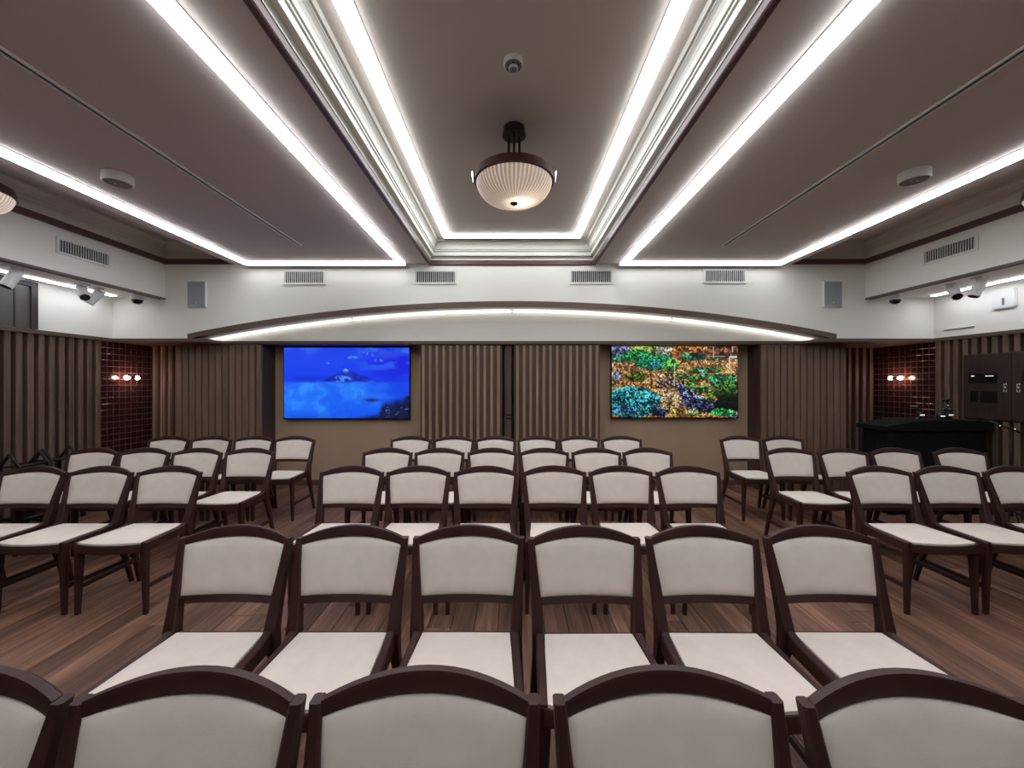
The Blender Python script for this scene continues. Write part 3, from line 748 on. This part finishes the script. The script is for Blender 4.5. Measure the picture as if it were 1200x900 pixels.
# ------------------------------------------------------------------ control cabinet in the right slatted wall
XS = XR - 0.022
t = thing('control_cabinet', 'dark wooden control cabinet set in the right slatted wall', 'cabinet', (XS, 4.36, 1.05))
MB().box(-0.006, 0.08, -0.52, 0.475, 0.0, 0.775).build('body', 'cabinet_wood', t)
def cab_door(y0, y1):
    o = bevel(MB().box(-0.022, -0.006, y0, y1, 0.012, 0.763).build('door', 'cabinet_wood', t), 0.003)
    return o
d1 = cab_door(0.002, 0.465); d2 = cab_door(-0.51, -0.004)
for y0, y1, z0, z1 in ((0.13, 0.40, 0.60, 0.655), (0.13, 0.40, 0.10, 0.15)):
    for k in range(3):
        MB().box(-0.0245, -0.022, y0, y1, z0 + 0.02 * k, z0 + 0.02 * k + 0.009).build('louvre', 'recess_wood', d1)
dv = MB().box(-0.026, -0.022, 0.125, 0.405, 0.43, 0.545).build('control_unit', 'black_plastic', d1)
MB().box(-0.028, -0.026, 0.14, 0.25, 0.45, 0.53).build('display', 'lens_black', d1)
MB().box(-0.029, -0.0281, 0.155, 0.235, 0.508, 0.516).build('display_bar', 'device_glow', d1)
MB().box(-0.029, -0.0262, 0.345, 0.375, 0.508, 0.520).build('status_light', 'device_glow', d1)
MB().box(-0.025, -0.022, 0.125, 0.285, 0.205, 0.335).build('vent_plate', 'black_plastic', d1)
MB().box(-0.025, -0.022, 0.315, 0.385, 0.205, 0.335).build('vent_plate', 'black_plastic', d1)
MB().box(-0.026, -0.022, -0.20, -0.09, 0.44, 0.565).build('control_unit', 'black_plastic', d2)
# small illegible vertical white lettering on both doors: three short glyphs one above another
def glyphs(door, yc, mirror):
    b = MB(); w0, w1 = -0.0235, -0.022
    for k, strokes in enumerate((((-.016, .016, 0, .005), (-.016, -.010, 0, .022), (.008, .014, .006, .026)), ((-.014, .014, .010, .016), (-.003, .003, 0, .026), (.008, .016, .020, .026)), ((-.016, -.009, .004, .026), (-.016, .012, .012, .017), (.006, .013, 0, .020)))):
        for y0, y1, z0, z1 in strokes:
            b.box(w0, w1, yc + y0 * mirror, yc + y1 * mirror, 0.335 + 0.034 * k + z0, 0.335 + 0.034 * k + z1)
    b.build('lettering', 'white_plastic', door)
glyphs(d1, 0.055, 1); glyphs(d2, -0.06, 1)

# ------------------------------------------------------------------ black cloth covered table at the right with small devices
t = thing('draped_table', 'tall table fully covered in black cloth before the right tiled corner', 'table', (4.82, 4.66, 0))
def drape():
    b = MB(); rings = []; n = 96
    for z, ex, wav in ((0.0, 0.02, 0.022), (0.35, 0.014, 0.018), (0.7, 0.006, 0.012), (0.93, 0.0, 0.004), (0.955, -0.003, 0.0)):
        ring = []
        for k in range(n):
            a = k / n * 4; sd = int(a); u = a - sd
            hx, hy = 0.55 + ex, 0.17 + ex
            wv = wav * math.sin(k * 1.7) * math.cos(k * 0.37)
            p = [(-hx + 2 * hx * u, -hy - wv), (hx + wv, -hy + 2 * hy * u), (hx - 2 * hx * u, hy + wv), (-hx - wv, hy - 2 * hy * u)][sd]
            ring.append((p[0], p[1], z))
        rings.append(ring)
    b.loft(rings); return b
drape().build('skirt', 'black_cloth', t, True)
def toplump():
    b = MB(); v = []; f = []; nx, ny = 25, 9
    for j in range(ny):
        for i in range(nx):
            u = -1 + 2 * i / (nx - 1); q = -1 + 2 * j / (ny - 1)
            zz = 1.06 - 0.07 * max(0, (-u - 0.30) / 0.70) ** 1.2 - 0.02 * max(0, (u - 0.6) / 0.4) + 0.004 * math.sin(i * 1.3 + j)
            v.append((0.60 * u, 0.20 * q, zz))
    for j in range(ny - 1):
        for i in range(nx - 1):
            a = j * nx + i; f.append((a, a + 1, a + nx + 1, a + nx))
    # skirt edge of the cloth top
    edge = [i for i in range(nx)] + [j * nx + nx - 1 for j in range(1, ny)] + [(ny - 1) * nx + i for i in range(nx - 2, -1, -1)] + [j * nx for j in range(ny - 2, 0, -1)]
    o = len(v)
    for k, e in enumerate(edge): v.append((v[e][0] * 1.006, v[e][1] * 1.006, 0.945 + 0.01 * math.sin(k * 0.9)))
    for k in range(len(edge)):
        k2 = (k + 1) % len(edge); f.append((edge[k], o + k, o + k2, edge[k2]))
    f.append(tuple(o + k for k in range(len(edge))))
    b.add(v, f); return b
smooth_angle(toplump().build('top_cloth', 'black_cloth', t))
def canister(label, x, hh, extra=None):
    Y = 4.62
    c = thing('black_canister', label, 'canister', (x, Y, 1.062), 0, 'black canisters on the draped table')
    smooth_angle(MB().lathe([(0.0, 0), (0.030, 0), (0.032, 0.004), (0.032, hh - 0.02), (0.026, hh), (0.0, hh)], 20).build('body', 'black_plastic', c))
    MB().box(-0.026, 0.026, -0.0345, -0.031, hh - 0.042, hh - 0.030).build('glowing_strip', 'device_glow', c)  # white strip given a weak emissive material
    return c
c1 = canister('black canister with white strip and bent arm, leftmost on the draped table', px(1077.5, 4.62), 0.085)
MB().tube([(-0.02, -0.01, 0.08), (-0.05, -0.02, 0.12), (-0.075, -0.02, 0.145)], 0.006, 8).build('arm', 'black_metal', c1, True)
smooth_angle(MB().lathe([(0.0, 0.145), (0.035, 0.145), (0.038, 0.15), (0.034, 0.156), (0.0, 0.156)], 20, (-0.085, -0.02, 0)).build('arm_plate', 'grey_plastic', c1))
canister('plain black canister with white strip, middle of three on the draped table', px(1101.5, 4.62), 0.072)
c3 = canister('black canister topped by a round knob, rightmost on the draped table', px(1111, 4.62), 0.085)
smooth_angle(MB().lathe([(0.0, 0.085), (0.045, 0.09), (0.048, 0.11), (0.03, 0.128), (0.0, 0.132)], 20).build('shoulder', 'black_plastic', c3))
MB().tube([(0, 0, 0.13), (0, 0, 0.175)], 0.006, 8).build('spout', 'chrome', c3, True)
MB().tube([(0, 0, 0.17), (-0.012, 0, 0.20), (-0.02, 0, 0.215)], 0.009, 8).build('neck', 'black_metal', c3, True)
MB().lathe([(0.001, 0.20), (0.025, 0.207), (0.034, 0.225), (0.025, 0.243), (0.001, 0.25)], 18, (-0.02, 0, 0)).build('knob', 'black_plastic', c3, True)
t = thing('silver_pen', 'small bright metal pen lying at the left of the canisters', 'pen', (px(1069, 4.62), 4.56, 1.072))
MB().tube([(-0.025, -0.01, 0), (0.025, 0.01, 0.012)], 0.006, 8).build('barrel', 'chrome', t, True)
MB().tube([(0.025, 0.01, 0.012), (0.032, 0.013, 0.0135)], 0.006, 8, 0.002).build('tip', 'black_metal', t, True)

# ------------------------------------------------------------------ black folding stands by the side walls
def folding_stand(label, x, y, rz):
    t = thing('folding_stand', label, 'stand', (x, y, 0), rz, 'black folding frames by the left wall')
    for sx in (-0.11, 0.11):
        MB().tube([(sx, -0.16, 0.05), (sx, -0.11, 0.66), (sx, 0.0, 0.775)], 0.016, 8).build('leg', 'black_metal', t, True)
        MB().tube([(sx, 0.16, 0.05), (sx, 0.14, 0.64), (sx, 0.0, 0.775)], 0.016, 8).build('leg', 'black_metal', t, True)
        MB().tube([(sx, -0.20, 0.05), (sx, 0.20, 0.05)], 0.012, 8).build('foot_bar', 'black_metal', t, True)
        for yy in (-0.19, 0.19):
            smooth_angle(MB().tube([(sx - 0.012, yy, 0.026), (sx + 0.012, yy, 0.026)], 0.025, 14).build('caster', 'black_plastic', t))
    for z, yy in ((0.66, -0.11), (0.64, 0.14), (0.14, -0.145)):
        MB().tube([(-0.11, yy, z), (0.11, yy, z)], 0.014, 8).build('crossbar', 'black_metal', t, True)
    bevel(MB().box(-0.10, 0.10, -0.13, 0.13, 0.10, 0.13).build('shelf', 'black_plastic', t), 0.005)
    MB().lathe([(0.001, 0), (0.016, 0.004), (0.016, 0.02), (0.001, 0.024)], 14, (0.0, -0.14, 0.13)).build('knob', 'chrome', t, True)
    return t
folding_stand('black folding frame near the left wall, closer to the viewer', -4.93, 4.02, R(80))
folding_stand('black folding frame near the left wall, farther from the viewer', -4.98, 4.34, R(80))
t = thing('microphone_stand', 'black microphone stand with chrome knobs at the right slatted wall', 'stand', (5.18, 4.12, 0))
for k in range(3):
    a = R(90 + 120 * k)
    MB().tube([(0, 0, 0.16), (0.26 * math.cos(a), 0.26 * math.sin(a), 0.012)], 0.010, 8).build('leg', 'black_metal', t, True)
MB().tube([(0, 0, 0.10), (0, 0, 1.0)], 0.011, 10).build('pole', 'black_metal', t, True)
MB().tube([(-0.16, 0.06, 1.08), (0.0, 0, 1.0), (0.14, -0.06, 0.93)], 0.010, 8).build('boom', 'black_metal', t, True)
for x, y, z in ((0.0, -0.025, 1.0), (0.11, -0.07, 0.95), (0.0, -0.02, 0.62), (-0.1, 0.02, 1.03)):
    MB().tube([(x, y, z), (x, y - 0.022, z)], 0.012, 10).build('knob', 'chrome', t, True)
MB().tube([(0.14, -0.06, 0.93), (0.165, -0.07, 0.91)], 0.017, 10, 0.022).build('clip', 'black_plastic', t, True)
MB().tube([(-0.02, 0.0, 0.98), (-0.05, -0.03, 0.8), (-0.03, -0.03, 0.6), (-0.06, -0.03, 0.4), (-0.02, -0.04, 0.2), (-0.05, -0.12, 0.02)], 0.005, 6).build('cable', 'black_plastic', t, True)

# ------------------------------------------------------------------ chairs (they face the viewer, -y)
def rect_ring(x, y, z, wx, wy, ch=0.0):
    a, b = wx / 2, wy / 2
    c = min(a, b) * 0.35 if not ch else ch
    return [(x - a + c, y - b, z), (x + a - c, y - b, z), (x + a, y - b + c, z), (x + a, y + b - c, z), (x + a - c, y + b, z), (x - a + c, y + b, z), (x - a, y + b - c, z), (x - a, y - b + c, z)]
def interp(tab, z):
    for (z0, *a), (z1, *b) in zip(tab, tab[1:]):
        if z0 <= z <= z1:
            k = (z - z0) / (z1 - z0); return [p + (q - p) * k for p, q in zip(a, b)]
    return tab[-1][1:]
# z, x centre, y centre, width, depth of the rear posts
POST = [(0.0, 0.226, 0.0, 0.024, 0.028), (0.20, 0.217, -0.044, 0.030, 0.034), (0.36, 0.207, -0.080, 0.038, 0.046), (0.42, 0.2025, -0.088, 0.047, 0.056), (0.47, 0.2025, -0.088, 0.048, 0.054),
        (0.53, 0.205, -0.073, 0.045, 0.046), (0.60, 0.210, -0.055, 0.040, 0.042), (0.72, 0.220, -0.025, 0.031, 0.036), (0.810, 0.226, 0.0, 0.026, 0.032)]
def back_y(z): return interp(POST, min(max(z, 0.0), 0.810))[1]
def make_chair():
    t = thing('upholstered_chair', 'cream padded dark wood chair', 'chair', (0, 0, 0), 0, 'cream and dark wood chairs in rows')
    for s in (-1, 1):
        b = MB().loft([rect_ring(s * x, y, z, wx, wy, 0.005) for z, x, y, wx, wy in POST])
        smooth_angle(b.build('back_post', 'chair_wood', t), 40)
    # curved top rail
    rings = []
    for i in range(17):
        u = -1 + 2 * i / 16; x = u * 0.215; k = 1 - u * u
        zt = 0.812 + 0.040 * k; zb = zt - 0.030 - 0.012 * k
        yb_ = 0.034 * k - 0.002
        th = 0.014
        rings.append([(x, yb_ - th, zb), (x, yb_ + th, zb), (x, yb_ + th + 0.004, zt - 0.008), (x, yb_ + th - 0.004, zt), (x, yb_ - th + 0.006, zt), (x, yb_ - th + 0.002, zt - 0.007)])
    smooth_angle(MB().loft(rings).build('top_rail', 'chair_wood', t), 30)
    # lower rail of the back
    rings = []
    for i in range(13):
        u = -1 + 2 * i / 12; x = u * 0.196; k = 1 - u * u; yb_ = back_y(0.578) + 0.013 * k; zz = 0.001 * k
        rings.append([(x, yb_ - 0.012, 0.562 + zz), (x, yb_ + 0.012, 0.562 + zz), (x, yb_ + 0.012, 0.592 + zz), (x, yb_ - 0.012, 0.592 + zz)])
    smooth_angle(MB().loft(rings).build('lower_rail', 'chair_wood', t), 30)
    # back cushion
    nx, nz = 21, 13; v = []; f = []
    for side in (-1, 1):
        for j in range(nz):
            q = j / (nz - 1)
            for i in range(nx):
                u = -1 + 2 * i / (nx - 1); k = 1 - u * u
                z0 = 0.590 + 0.001 * k; z1 = 0.784 + 0.026 * k
                z = z0 + (z1 - z0) * q
                hw = 0.1925 + (0.2125 - 0.1925) * q
                pil = (1 - abs(u) ** 10) * (1 - abs(2 * q - 1) ** 8)
                y = back_y(z) * 1.0 + (0.013 + 0.021 * q) * k + side * (0.007 + 0.013 * pil)
                v.append((u * hw, y, z))
    n = nx * nz
    for j in range(nz - 1):
        for i in range(nx - 1):
            a = j * nx + i
            f.append((a, a + 1, a + nx + 1, a + nx)); f.append((n + a, n + a + nx, n + a + nx + 1, n + a + 1))
    edge = [i for i in range(nx)] + [j * nx + nx - 1 for j in range(1, nz)] + [(nz - 1) * nx + i for i in range(nx - 2, -1, -1)] + [j * nx for j in range(nz - 2, 0, -1)]
    for k in range(len(edge)):
        a, b = edge[k], edge[(k + 1) % len(edge)]; f.append((a, n + a, n + b, b))
    smooth_angle(MB().add(v, f).build('back_cushion', 'cream_fabric', t), 60)
    # seat cushion
    nx, ny = 19, 17; v = []; f = []
    def seat_pt(u, q):
        yr, yf = -0.098, -0.455 - 0.032 * (1 - u * u)
        hw = 0.177 + 0.021 * q
        return u * hw, yr + (yf - yr) * q
    for lay in (1, 0):
        for j in range(ny):
            q = j / (ny - 1)
            for i in range(nx):
                u = -1 + 2 * i / (nx - 1); x, y = seat_pt(u, q)
                pil = (1 - abs(u) ** 8) * (1 - abs(2 * q - 1) ** 9)
                z = (0.461 + 0.012 * pil + 0.004 * q) if lay else 0.425
                v.append((x, y, z))
    n = nx * ny
    for j in range(ny - 1):
        for i in range(nx - 1):
            a = j * nx + i
            f.append((a, a + 1, a + nx + 1, a + nx)); f.append((n + a, n + a + nx, n + a + nx + 1, n + a + 1))
    edge = [i for i in range(nx)] + [j * nx + nx - 1 for j in range(1, ny)] + [(ny - 1) * nx + i for i in range(nx - 2, -1, -1)] + [j * nx for j in range(ny - 2, 0, -1)]
    for k in range(len(edge)):
        a, b = edge[k], edge[(k + 1) % len(edge)]; f.append((a, n + a, n + b, b))
    smooth_angle(MB().add(v, f).build('seat_cushion', 'cream_fabric', t), 55)
    # side rails sweeping up into the posts
    for s in (-1, 1):
        rings = []
        for i in range(12):
            q = i / 11.0; y = -0.452 + (-0.080 + 0.452) * q
            x = 0.2125 - 0.0155 * q
            rise = max(0, (q - 0.70) / 0.30) ** 1.7
            zt = 0.461 - 0.004 * q + 0.030 * rise; zb = 0.402 - 0.012 * max(0, (q - 0.72) / 0.28) ** 2
            hw = 0.0155
            rings.append([(s * (x - hw), y, zb), (s * (x + hw), y, zb), (s * (x + hw), y, zt - 0.006), (s * (x + hw - 0.005), y, zt), (s * (x - hw + 0.003), y, zt), (s * (x - hw), y, zt - 0.003)])
        smooth_angle(MB().loft(rings).build('seat_rail', 'chair_wood', t), 35)
        # front leg, tapered
        b = MB().loft([rect_ring(s * 0.216, -0.436, 0.0, 0.024, 0.026), rect_ring(s * 0.212, -0.434, 0.22, 0.033, 0.035), rect_ring(s * 0.208, -0.433, 0.36, 0.040, 0.042), rect_ring(s * 0.207, -0.433, 0.452, 0.042, 0.042)])
        smooth_angle(b.build('leg', 'chair_wood', t), 40)
        # side stretcher
        b = MB(); y1 = interp(POST, 0.17)[1]; x1 = interp(POST, 0.17)[0]
        b.loft([[(s * (0.2125) - 0.009, -0.425, 0.158), (s * 0.2125 + 0.009, -0.425, 0.158), (s * 0.2125 + 0.009, -0.425, 0.184), (s * 0.2125 - 0.009, -0.425, 0.184)],
                [(s * x1 - 0.009, y1, 0.158), (s * x1 + 0.009, y1, 0.158), (s * x1 + 0.009, y1, 0.184), (s * x1 - 0.009, y1, 0.184)]])
        b.build('stretcher', 'chair_wood', t)
    # bowed front rail and straight rear rail
    rings = []
    for i in range(15):
        u = -1 + 2 * i / 14; y = -0.458 - 0.034 * (1 - u * u); x = u * 0.209
        rings.append([(x, y - 0.008, 0.404), (x, y + 0.014, 0.404), (x, y + 0.014, 0.452), (x, y - 0.004, 0.456), (x, y - 0.008, 0.450)])
    smooth_angle(MB().loft(rings).build('front_rail', 'chair_wood', t), 35)
    MB().box(-0.19, 0.19, -0.096, -0.074, 0.402, 0.452).build('rear_rail', 'chair_wood', t)
    return t
proto = make_chair()
ORD = ['first', 'second', 'third', 'fourth', 'fifth', 'sixth']
rows = []
D1, D2, D3, D4, D5 = 0.828, 1.705, 2.973, 3.82, 4.706
def rx(pxs, d): return [px(p, d) for p in pxs]
rows.append(('nearest', 'centre', D1, [-1.167, -0.674, -0.181, 0.325, 0.835, 1.345]))
rows.append(('second', 'centre', D2, rx([277, 413, 549.5, 684, 821.5, 960.5], D2)))
rows.append(('third', 'centre', D3, rx([413, 490.5, 569.5, 649.5, 727, 805.5], D3)))
rows.append(('fourth', 'centre', D4, rx([454.5, 515.5, 577, 637.5, 698.5, 758.5], D4)))
rows.append(('farthest', 'centre', D5, rx([482, 532, 581, 630, 679, 728], D5)))
rows.append(('nearest', 'left', D3, rx([-37, 41.5, 120, 199.5], D3)))
rows.append(('middle', 'left', D4, rx([110, 170.5, 232, 293.5], D4)))
rows.append(('farthest', 'left', D5, rx([199, 248.5, 298, 346], D5)))
rows.append(('nearest', 'right', D3, rx([1029, 1108.5, 1189], D3)))
rows.append(('middle', 'right', D4, rx([925, 986.5, 1049, 1124], D4)))
rows.append(('farthest', 'right', D5, rx([867.5, 917], D5)))
first = True
for rname, block, d, xs_ in rows:
    for i, x in enumerate(xs_):
        o = proto if first else copy_tree(proto)
        first = False
        o.location = (x, d + random.uniform(-0.006, 0.006), 0)
        rz = random.uniform(-0.012, 0.012)
        if block == 'right' and rname == 'middle' and i == 3: rz = -0.06; o.location.y = d + 0.0
        o.rotation_euler = (0, 0, rz)
        o['label'] = 'cream padded dark wood chair, %s from left in the %s row of the %s block' % (ORD[i], rname, block)
